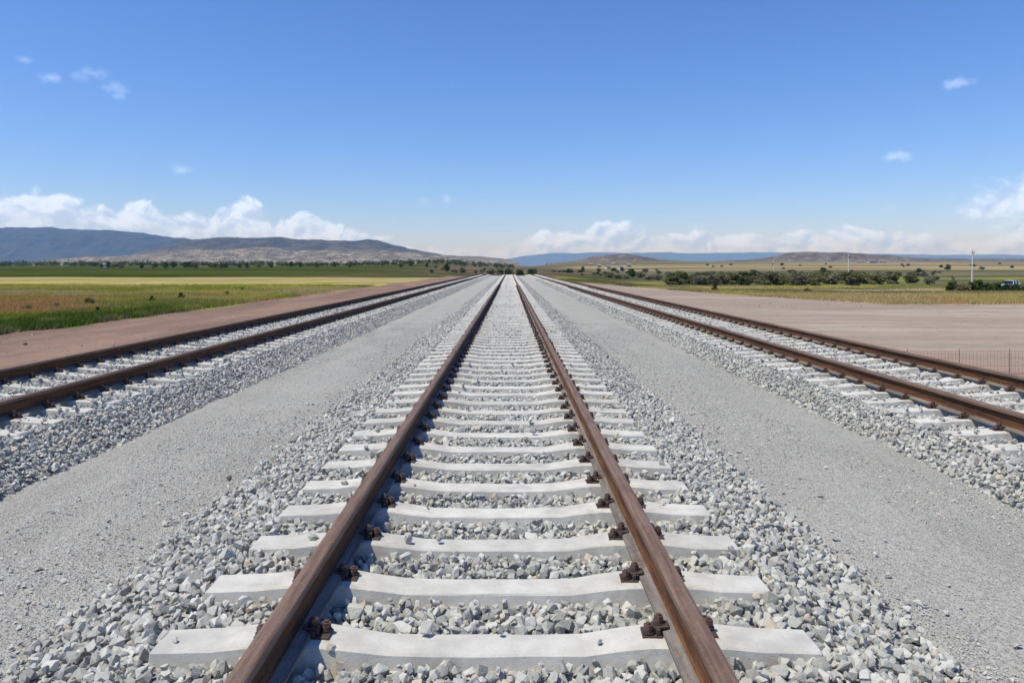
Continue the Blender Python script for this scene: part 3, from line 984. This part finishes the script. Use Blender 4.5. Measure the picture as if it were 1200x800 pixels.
SLEEPERS = [sleeper_mesh(s) for s in range(5)]
CLAMP, BOLT, CLIPFAR = fastening_meshes()
ORD = ['nearest', 'second nearest', 'third nearest', 'fourth nearest', 'fifth nearest', 'sixth nearest', 'seventh nearest', 'eighth nearest', 'ninth nearest', 'tenth nearest']
far_V, far_F, far_n = [], [], 0
SV, SF = sleeper_arrays(1)
for c, tn, start, count, n_detail, n_ord in ((MID, 'middle', 0, 110, 26, 10), (LFT, 'left', 5, 95, 14, 6), (RGT, 'right', 5, 95, 14, 6)):
    for k in range(count):
        y = Y0S + (start + k) * PITCH
        s = bpy.data.objects.new('concrete_sleeper', SLEEPERS[(k * 7 + int(abs(c))) % 5])
        COL.objects.link(s)
        s.location = (c + random.uniform(-.012, .012), y + random.uniform(-.008, .008), random.uniform(-.003, .003) + float(crest(y)))
        s.rotation_euler = (random.uniform(-.006, .006), 0, random.uniform(-.005, .005))
        if k < n_ord:
            tag(s, {'middle': '%s pale concrete sleeper of the middle track, counted from the camera', 'left': '%s visible concrete sleeper of the left track, strewn with stones',
                    'right': '%s visible concrete sleeper of the right track, long shadow under its rails'}[tn].replace(', long shadow under its rails', ', beside the bare yard') % ORD[k], 'sleeper',
                'concrete sleepers of the %s track' % tn)
        else:
            tag(s, {'middle': 'pale concrete sleeper of the middle track, farther off than the nearest ten', 'left': 'concrete sleeper of the left track, farther off than its nearest six',
                    'right': 'concrete sleeper of the right track, farther off than its nearest six'}[tn], 'sleeper', 'concrete sleepers of the %s track' % tn)
        for rs in (-1, 1):
            for side in (-1, 1):
                det = k < n_detail
                cl = bpy.data.objects.new('rail_clip', CLAMP if det else CLIPFAR)
                COL.objects.link(cl)
                cl.parent = s
                cl.location = (rs * .796, random.uniform(-.006, .006), -.001)
                cl.rotation_euler = (0, 0, (0 if side > 0 else math.pi) + random.uniform(-.07, .07))
                cl.scale = (.96, random.uniform(.84, .98), random.uniform(.80, .95))
                if det:
                    bo = bpy.data.objects.new('bolt', BOLT)
                    COL.objects.link(bo)
                    bo.parent = cl
    y = Y0S + (start + count) * PITCH
    while y < 226:
        V = SV.copy()
        V[:, 0] += c
        V[:, 1] += y
        V[:, 2] += float(crest(y))
        far_V.append(V)
        far_F.append(SF + far_n)
        far_n += len(V)
        y += PITCH
o = link_mesh('far_sleepers', np_mesh('far_sleepers', np.concatenate(far_V), np.concatenate(far_F)), M['concrete'])
tag(o, 'rows of distant concrete sleepers merging towards the vanishing point', 'sleepers', kind='stuff')


# ------------------------------------------------------------------ grass
def tufts(n_target, sampler, hmin, hmax, blades, width, seed):
    r = np.random.default_rng(seed)
    x, y = sampler(r, n_target)
    a = ground_albedo(x, y)
    keep = (a[:, 1] > a[:, 0] * .56) & (a[:, 0] < .5)
    dirt = (a[:, 2] > a[:, 1] * .62)
    keep &= ~dirt
    x, y, a = x[keep], y[keep], a[keep]
    z = ground_z(x, y)
    n = len(x)
    V = np.zeros((n, blades, 3, 3))
    h = r.uniform(hmin, hmax, (n, 1)) * r.uniform(.55, 1.1, (n, blades)) * (.6 + .8 * fbm(x * .5, y * .5, 207, 3))[:, None]
    ang = r.uniform(0, 2 * math.pi, (n, blades))
    lean = r.uniform(.1, .75, (n, blades)) * h
    ox, oy = r.normal(0, .08, (n, blades)), r.normal(0, .08, (n, blades))
    w = width * r.uniform(.6, 1.4, (n, blades))
    bx, by = x[:, None] + ox, y[:, None] + oy
    pa = r.uniform(0, math.pi, (n, blades))
    V[:, :, 0] = np.stack([bx - w * np.cos(pa), by - w * np.sin(pa), np.repeat(z[:, None] - .02, blades, 1)], -1)
    V[:, :, 1] = np.stack([bx + w * np.cos(pa), by + w * np.sin(pa), np.repeat(z[:, None] - .02, blades, 1)], -1)
    V[:, :, 2] = np.stack([bx + lean * np.cos(ang), by + lean * np.sin(ang), z[:, None] + h], -1)
    colr = (a * np.minimum(1.0, .36 / a.max(1))[:, None])[:, None, None, :] * r.uniform(1.0, 1.7, (n, blades, 1, 1)) * np.ones((1, 1, 3, 1))
    return V.reshape(-1, 3), colr.reshape(-1, 3)


def left_sampler(r, n):
    y = 20 * np.exp(r.uniform(0, math.log(85 / 20), n))
    x = -15 - r.random(n) * (.78 * y - 5)
    k = r.random(n) < np.clip(1.2 - y / 240, .2, 1)
    return x[k], y[k]


def right_sampler(r, n):
    y = 37 * np.exp(r.uniform(0, math.log(140 / 37), n))
    x = 9 + r.random(n) * (.78 * y)
    return x, y


for smp, n, lb in ((left_sampler, 120000, 'green and ochre grass of the left field'), (right_sampler, 90000, 'dry yellow grass at the edge of the right yard')):
    V, cl = tufts(n, smp, .08, .30, 5, .02, 5 if n > 100000 else 6)
    V2 = np.arange(len(V)).reshape(-1, 3)
    tag(link_mesh('grass', np_mesh('grass', V, V2, {'albedo': ('FLOAT_COLOR', cl)}), M['grass']), lb, 'grass', kind='stuff')


# ------------------------------------------------------------------ trees and bushes
def crown_mesh(name, seed, w, h, z0, n_cl, per, leaf, squash=.8):
    """foliage: leaf sprays around many clump centres, sparse between them"""
    r = np.random.default_rng(seed)
    cs = []
    while len(cs) < n_cl:
        p = r.uniform(-1, 1, 3)
        d = np.linalg.norm(p)
        if d < 1 and d > .28:
            taper = 1 - .38 * max(0, p[2])
            cs.append((p[0] * w * taper, p[1] * w * taper, z0 + (p[2] + 1) * .5 * h))
    cs = np.array(cs)
    rad = r.uniform(.16, .36, n_cl) * w
    P = np.repeat(cs, per, 0) + r.normal(0, .55, (n_cl * per, 3)) * np.repeat(rad, per)[:, None] * np.array([1, 1, squash])
    P[:, 2] = np.maximum(P[:, 2], .02)
    tone = np.clip(np.repeat(r.uniform(.1, .9, n_cl), per) + r.normal(0, .18, n_cl * per), 0, 1)
    n = len(P)
    a, b = r.normal(size=(n, 3)), r.normal(size=(n, 3))
    a /= np.linalg.norm(a, axis=1)[:, None]
    b -= (a * b).sum(1)[:, None] * a
    b /= np.linalg.norm(b, axis=1)[:, None]
    s = leaf * r.uniform(.6, 1.5, (n, 1))
    V = np.stack([P - a * s, P + b * s * .6, P + a * s, P - b * s * .6], 1).reshape(-1, 3)
    return np_mesh(name, V, np.arange(n * 4).reshape(-1, 4), {'tone': ('FLOAT', np.repeat(tone, 4))})


def trunk_mesh(name, seed, h, r0, spread, n=5):
    r = random.Random(seed)
    bm = bmesh.new()
    bm_tube(bm, (0, 0, -.3), (r.uniform(-.05, .05) * h, 0, h * .55), r0, r0 * .6, 7)
    for k in range(n):
        a = 2 * math.pi * k / n + r.uniform(-.4, .4)
        z = h * r.uniform(.28, .52)
        bm_tube(bm, (0, 0, z), (math.cos(a) * spread, math.sin(a) * spread, z + h * r.uniform(.22, .4)), r0 * .5, r0 * .15, 5)
    return bm_mesh(name, bm)


KINDS = {}
for nm, mk, w, h, z0, ncl, per, leaf in (('tree_a', 'leaf_dark', 2.3, 5.6, 1.0, 60, 26, .24), ('tree_b', 'leaf_mid', 2.6, 4.6, .9, 60, 26, .26), ('tree_c', 'leaf_grey', 2.0, 5.0, .8, 46, 24, .22),
                                          ('bush_a', 'leaf_dark', 1.0, 1.9, .0, 46, 26, .13), ('bush_b', 'leaf_mid', 1.1, 1.7, .0, 46, 26, .14), ('bush_c', 'leaf_grey', 1.05, 2.0, .0, 46, 24, .13)):
    sd = sum(map(ord, nm))
    cm_ = crown_mesh('crown', sd, w, h, z0, ncl, per, leaf)
    cm_.materials.append(M[mk])
    tm_ = trunk_mesh('trunk', sd, z0 + h * .8, .16 if 'tree' in nm else .05, w * .6)
    tm_.materials.append(M['bark'])
    KINDS[nm] = (cm_, tm_, h + z0, w * 2)


def plant(kind, px, Y, hgt, label, group=None, wide=1.0, name=None, cat=None):
    """a tree or bush standing on the ground in the direction the photo shows it"""
    cm_, tm_, hh, ww = KINDS[kind]
    x = CAM.x + (px - VX) / F_PX * Y
    t = empty(name or ('tree' if 'tree' in kind else 'bush'), (x, Y, float(ground_z(x, Y)) - .05), random.uniform(0, 6.28))
    s = hgt / hh
    t.scale = (s * wide, s * wide, s)
    tag(t, label, cat or ('tree' if 'tree' in kind else 'bush'), group)
    for n_, me in (('crown', cm_), ('trunk', tm_)):
        o_ = bpy.data.objects.new(n_, me)
        COL.objects.link(o_)
        o_.parent = t
    return t


# single plants (pixel column, distance, height)
plant('tree_a', 523.5, 330, 3.9, 'dark rounded tree standing alone just left of the vanishing rails', wide=1.0)
plant('tree_b', 542, 300, 2.2, 'low green tree right of the lone dark one, beside the rails', wide=1.2)
plant('tree_a', 741.5, 240, 3.1, 'dark square-crowned tree at the edge of the right field', wide=.9)
plant('tree_a', 683, 420, 3.6, 'small dark tree near the rails, left of the small hill', wide=.9)
plant('tree_c', 448, 520, 4.2, 'thin grey green tree on the far left field, below the foothills')
for px, Y, h, lb in ((212, 47, .48, 'dark bush in the left field, blackest of the low bushes'), (265.5, 52, .42, 'dark green bush near the dirt edge of the left field'),
                     (104, 39, .50, 'leafy green bush between the ochre patch and the green grass'), (178, 43, .40, 'dull green bush left of the blackest bush'), (115, 33, .34, 'low dark bush just above the green strip by the dirt'),
                     (284, 64, .35, 'small dark bush at the bright green edge of the left field'), (66, 36, .4, 'grey bush inside the ochre patch'), (32, 34, .4, 'olive bush at the left end of the ochre patch')):
    plant(random.choice(['bush_a', 'bush_a', 'bush_b']) if 'grey' not in lb else 'bush_c', px, Y, h, lb, 'low bushes in the left field', wide=.8)
LR = 'dark green tree in the row along the far edge of the left field'
for px, w in ((119, 1), (127, 1.1), (134, 1.2), (142, .9), (166, 1), (181, .8), (194, 1.1), (203, 1.2), (217, 1.2), (222, 1.4), (228, 1.1), (247, 1.2), (252, 1.0), (259, 1.2), (264, 1.3), (281, .9), (290, .8),
              (303, .9), (318, .8), (341, .9), (352, .8), (371, 1), (392, .8), (410, .9), (470, .8), (482, .9), (500, .9)):
    plant(random.choice(['tree_a', 'tree_b', 'tree_a']), px, random.uniform(420, 520), random.uniform(3.0, 4.6), LR, 'trees along the far edge of the left field', wide=w * 1.05)
RB = 'olive green bush in the dense row behind the dry grass on the right'
for k in range(84):
    px = 785 + k * 2.3 + random.uniform(-2, 2)
    plant(random.choice(['bush_b', 'bush_b', 'bush_c', 'bush_c', 'bush_c', 'bush_b']) if random.random() < .9 else 'bush_a', px, random.uniform(140, 185), random.uniform(1.0, 2.7), RB, 'row of bushes behind the dry grass', wide=random.uniform(1.0, 1.5))
LB = 'low grey green scrub bush on the flat ground behind the long bush row'
for k in range(70):
    px = random.uniform(690, 1110)
    plant(random.choice(['bush_b', 'bush_c', 'bush_c']), px, random.uniform(185, 400), random.uniform(1.0, 2.0), LB, 'scrub behind the bush row', wide=random.uniform(1.2, 2.2))
for px, Y, h, w in ((980, 150, 2.6, 1.2), (997, 140, 2.8, 1.2), (1012, 155, 2.4, 1.3), (1028, 150, 2.2, 1.2), (1046, 160, 2.1, 1.2), (1068, 165, 2.0, 1.2), (1090, 150, 1.8, 1.2)):
    plant(random.choice(['bush_c', 'bush_b']), px, Y, h, 'greyish bush among the scrub between the two pale poles', 'scrub between the poles', wide=w)
for px, Y, h, w in ((1116, 98, 1.3, 1.2), (1127, 95, 1.1, 1.3), (1140, 96, 1.3, 1.2), (1146, 99, 1.6, .9), (1156, 95, 1.2, 1.4), (1168, 94, 1.25, 1.3), (1181, 92, 1.1, 1.3), (1193, 93, 1.1, 1.3), (1206, 94, 1.2, 1.2)):
    plant('bush_a' if px != 1127 else 'bush_b', px, Y, h, 'dark green bush in the row in front of the white car', 'dark bushes by the white car', wide=w)
plant('tree_c', 1117, 112, 2.3, 'thin dark sapling at the left end of the bushes by the car', wide=.6)
plant('bush_a', 965, 330, 3.4, 'square dark bush on the far plain left of the first pale pole', wide=1.3)
plant('bush_a', 1077, 380, 2.4, 'lone dark bush on the pale field between the poles', wide=1.6)
plant('bush_a', 838, 72, .6, 'small dark bush on the dry verge, left of the bush row', wide=.9)
plant('bush_b', 946, 68, .5, 'pale green bush on the dry verge in front of the bush row', wide=1.2)
SC = 'scrubby bush on the low ground beyond the end of the rails'
for k in range(46):
    px = random.choice([random.uniform(560, 700), random.uniform(640, 770), random.uniform(500, 600)])
    plant(random.choice(['bush_b', 'bush_c', 'bush_a', 'bush_c']), px, random.uniform(300, 520), random.uniform(1.2, 2.6), SC, 'scrub beyond the end of the rails', wide=random.uniform(1.1, 1.9))
FR = 'dark bush dotted over the far plain on the right'
for k in range(22):
    px = random.uniform(800, 1220)
    plant(random.choice(['bush_a', 'bush_c', 'bush_b']), px, random.uniform(420, 950), random.uniform(1.2, 2.6), FR, 'bushes dotted over the far plain', wide=random.uniform(1.0, 2.0))
# the far wood on the left horizon, one mass
r_ = np.random.default_rng(404)
Vs, Ts = [], []
base_v = []
for k in range(900):
    px = r_.uniform(-120, 600)
    Y = r_.uniform(700, 1150)
    x = CAM.x + (px - VX) / F_PX * Y
    hgt = r_.uniform(3.0, 7.0) * (1.0 if px < 330 else .8)
    w = hgt * r_.uniform(.5, .9)
    z = float(ground_z(x, Y))
    n = 46
    d = r_.normal(size=(n, 3))
    d /= np.linalg.norm(d, axis=1)[:, None]
    P = d * r_.uniform(.45, 1.0, (n, 1)) * np.array([w, w, hgt * .5]) + np.array([x, Y, z + hgt * .52])
    a, b = r_.normal(size=(n, 3)), r_.normal(size=(n, 3))
    s = r_.uniform(.35, .75, (n, 1))
    Vs.append(np.stack([P - a * s * .7, P + b * s * .5, P + a * s * .7, P - b * s * .5], 1).reshape(-1, 3))
    Ts.append(np.repeat(np.clip(r_.uniform(.1, .7) + r_.normal(0, .15, n), 0, 1), 4))
Vs = np.concatenate(Vs)
tag(link_mesh('woods', np_mesh('woods', Vs, np.arange(len(Vs)).reshape(-1, 4), {'tone': ('FLOAT', np.concatenate(Ts))}), M['leaf_dark']), 'far belt of trees below the blue mountains', 'woods', kind='stuff')


# ------------------------------------------------------------------ poles, fence, car, houses, stones
def power_pole(px, Y, ytop, lean, label, r0=.15):
    x = CAM.x + (px - VX) / F_PX * Y
    z0 = float(ground_z(x, Y))
    top = CAM.z + (VY - ytop) / F_PX * Y - z0
    t = empty('power_pole', (x, Y, z0))
    t.rotation_euler = (0, lean, .5)
    tag(t, label, 'power pole', 'pale power poles on the right')
    bm = bmesh.new()
    bm_tube(bm, (0, 0, -.4), (0, 0, top), r0, r0 * .62, 10)
    link_mesh('pole', bm_mesh('pole', bm, True), M['pole'], t)
    bm = bmesh.new()
    bm_box(bm, 0, -.12, top - .45, 1.0, .09, .10, bev=.01)
    bm_tube(bm, (-.4, -.12, top - .5), (0, -.1, top - .95), .02, .02, 5)
    bm_tube(bm, (.4, -.12, top - .5), (0, -.1, top - .95), .02, .02, 5)
    link_mesh('crossarm', bm_mesh('crossarm', bm), M['wood'], t)
    for ix in (-.42, 0, .42):
        bm = bmesh.new()
        zi = top - .40 if ix else top
        for k, rr in enumerate((.035, .055, .04, .055)):
            bm_tube(bm, (ix, -.12 if ix else 0, zi + k * .05), (ix, -.12 if ix else 0, zi + .045 + k * .05), rr, rr * .8, 8)
        link_mesh('insulator', bm_mesh('insulator', bm), M['porcelain'], t)
    return t


power_pole(994.5, 140, 298, .0, 'pale power pole standing among the greyish scrub')
power_pole(1139, 134, 293, .03, 'taller pale power pole near the white car, leaning slightly')
power_pole(907, 330, 301, .0, 'thin grey power pole far off behind the bush row', .17)

# low rusty mesh fence at the foot of the right bank
FY = 14.0
fx0, fx1 = 7.45, 11.6
t = empty('mesh_fence', (fx0, FY, -.5))
tag(t, 'low rusty wire mesh fence at the edge of the bare yard', 'fence')
bm = bmesh.new()
ftop = .47
x = 0.0
while x < fx1 - fx0:
    bm_tube(bm, (x, random.uniform(-.004, .004), 0.0), (x + random.uniform(-.006, .006), 0, ftop - random.uniform(0, .012)), .0026, .0026, 5)
    x += .066
for z in (.03, .17, .31, .45):
    bm_tube(bm, (0, .006, z), (fx1 - fx0, .006, z), .003, .003, 5)
link_mesh('wire_mesh', bm_mesh('wire_mesh', bm), M['mesh_wire'], t)
for px in (1064, 1125, 1184, 1246):
    xx = CAM.x + (px - VX) / F_PX * FY - fx0
    bm = bmesh.new()
    bm_tube(bm, (xx, .02, -.15), (xx, .02, ftop + .02), .0075, .0075, 8)
    link_mesh('post', bm_mesh('post', bm), M['mesh_wire'], t)


def make_car(px, Y, rz):
    x = CAM.x + (px - VX) / F_PX * Y
    t = empty('parked_car', (x, Y, float(ground_z(x, Y))), rz)
    tag(t, 'white parked car with dark windows behind the dark bushes', 'car')
    prof = [(-2.1, .35), (-2.12, .62), (-2.05, .86), (-1.15, .98), (1.62, 1.0), (2.02, .92), (2.1, .62), (2.06, .35)]
    roofp = [(-1.15, .98), (-.50, 1.43), (-.2, 1.49), (1.15, 1.48), (1.5, 1.40), (1.72, 1.0)]

    def loft(poly, widths, bev):
        bm = bmesh.new()
        rows = []
        for w in (-1, 1):
            rows.append([bm.verts.new((px_, w * ww, pz)) for (px_, pz), ww in zip(poly, widths)])
        bm.faces.new(rows[0])
        bm.faces.new(list(reversed(rows[1])))
        n = len(poly)
        for i in range(n):
            bm.faces.new((rows[0][i], rows[1][i], rows[1][(i + 1) % n], rows[0][(i + 1) % n]))
        bmesh.ops.recalc_face_normals(bm, faces=bm.faces)
        bmesh.ops.bevel(bm, geom=bm.edges[:], offset=bev, segments=2, affect='EDGES', clamp_overlap=True)
        return bm
    bm = loft(prof, [.80, .86, .85, .84, .84, .84, .86, .80], .05)
    link_mesh('body', bm_mesh('body', bm), M['car_paint'], t)
    bm = loft(roofp, [.76, .62, .60, .60, .62, .76], .03)
    link_mesh('cabin_glass', bm_mesh('cabin_glass', bm), M['glass'], t)
    bm = bmesh.new()
    bm_box(bm, .42, 0, 1.475, 1.5, 1.10, .05, bev=.02)
    link_mesh('roof', bm_mesh('roof', bm), M['car_paint'], t)
    for sx in (-.52, .42, 1.36):
        for sy in (-1, 1):
            bm = bmesh.new()
            bm_tube(bm, (sx, sy * .79, .98), (sx + (.25 if sx < 0 else .05 if sx < 1 else -.05), sy * .625, 1.47), .035, .03, 6)
            link_mesh('pillar', bm_mesh('pillar', bm), M['car_paint'], t)
    for sx in (-1.32, 1.30):
        for sy in (-1, 1):
            wv = bmesh.new()
            bm_tube(wv, (sx, sy * .68, .32), (sx, sy * .87, .32), .32, .32, 20)
            wl = link_mesh('wheel', bm_mesh('wheel', wv), M['tyre'], t)
            wv = bmesh.new()
            bm_tube(wv, (sx, sy * .86, .32), (sx, sy * .88, .32), .2, .18, 14)
            link_mesh('rim', bm_mesh('rim', wv), M['rim'], wl)
    for sy in (-.62, .62):
        bm = bmesh.new()
        bm_box(bm, -2.1, sy, .72, .06, .30, .13, bev=.02)
        link_mesh('headlight', bm_mesh('headlight', bm), M['lamp_glass'], t)
        bm = bmesh.new()
        bm_box(bm, 2.07, sy, .8, .06, .26, .15, bev=.02)
        link_mesh('tail_light', bm_mesh('tail_light', bm), M['iron_red'], t)
    for z, sx in ((.45, -2.11), (.45, 2.1)):
        bm = bmesh.new()
        bm_box(bm, sx, 0, z, .12, 1.6, .16, bev=.03)
        link_mesh('bumper', bm_mesh('bumper', bm), M['tyre'], t)
    return t


make_car(1183, 112, R(32))


def house(px, Y, w, d, h, rh, rz, label, group=None, wall='white_wall'):
    x = CAM.x + (px - VX) / F_PX * Y
    t = empty('house', (x, Y, float(ground_z(x, Y)) - .1), rz)
    tag(t, label, 'house', group)
    bm = bmesh.new()
    bm_box(bm, 0, 0, h / 2, w, d, h)
    link_mesh('wall', bm_mesh('wall', bm), M[wall], t)
    bm = bmesh.new()
    a = [bm.verts.new(v) for v in ((-w / 2 - .3, -d / 2 - .3, h), (w / 2 + .3, -d / 2 - .3, h), (w / 2 + .3, d / 2 + .3, h), (-w / 2 - .3, d / 2 + .3, h), (-w / 2 - .3, 0, h + rh), (w / 2 + .3, 0, h + rh))]
    for f in ((0, 1, 5, 4), (2, 3, 4, 5), (0, 4, 3), (1, 2, 5), (0, 3, 2, 1)):
        bm.faces.new([a[i] for i in f])
    for v in a:
        v.co.z += .004
    link_mesh('roof', bm_mesh('roof', bm), M['roof'], t)
    for k in range(3):
        bm = bmesh.new()
        bm_box(bm, (k - 1) * w * .3, -d / 2 - .01, h * .55, w * .12, .06, h * .35)
        link_mesh('window' if k != 1 else 'door', bm_mesh('window', bm), M['glass'], t)
    return t


VG = 'small pale house in the hamlet below the small brown hill'
for px, Y, w, wl in ((702, 720, 3.4, 'grey_wall'), (712, 600, 3.2, 'white_wall'), (719, 850, 4, 'grey_wall'), (727, 560, 2.6, 'white_wall'), (737, 700, 4, 'grey_wall'), (692, 860, 4, 'grey_wall')):
    house(px, Y, w, 3.5, 2.3, 1.2, random.uniform(-.5, .5), VG, 'hamlet below the small hill', wl)
house(122.5, 560, 3.2, 4, 2.6, 1.0, .2, 'tiny white house at the left end of the far tree row')
for px, Y, w in ((1008, 1100, 12), (1022, 1150, 14), (1034, 1100, 10)):
    house(px, Y, w, 7, 3.2, 1.6, random.uniform(-.4, .4), 'low grey shed on the plain below the flat topped hill', 'sheds on the right plain', 'grey_wall')


def stone(px, py, zg, rad, label, m, seed):
    Y = F_PX * (CAM.z - zg) / (py - VY)
    x = CAM.x + (px - VX) / F_PX * Y
    vs, fs = P_NEAR[seed]
    o_ = link_mesh('stone', np_mesh('stone', vs * rad, fs), M[m])
    o_.location = (x, Y, zg + rad * .45)
    return tag(o_, label, 'stone')


stone(270, 562, -.27, .04, 'dark stone lying alone on the left gravel strip', 'dark_stone', 3)
stone(30, 404, -.5, .07, 'dark clod on the reddish dirt left of the left track', 'dark_stone', 8)

# ------------------------------------------------------------------ air
bm = bmesh.new()
bm_box(bm, 0, 13300, 0, 68000, 27200, 1)
for v in bm.verts:
    v.co.z = -4.6 if v.co.z < 0 else 700.0
hm = bpy.data.materials.new('air')
hm.use_nodes = True
T = NT(hm.node_tree)
pv = T.n('ShaderNodeVolumePrincipled', {'Color': c4(.29, .53, 1.0), 'Density': 7.4e-5, 'Anisotropy': 0.0, 'Absorption Color': c4(1, 1, 1)})
T.t.links.new(pv.outputs[0], T.n('ShaderNodeOutputMaterial').inputs['Volume'])
hz = link_mesh('haze', bm_mesh('haze', bm), hm)
tag(hz, 'faint blue haze over the plain', 'haze', kind='stuff')
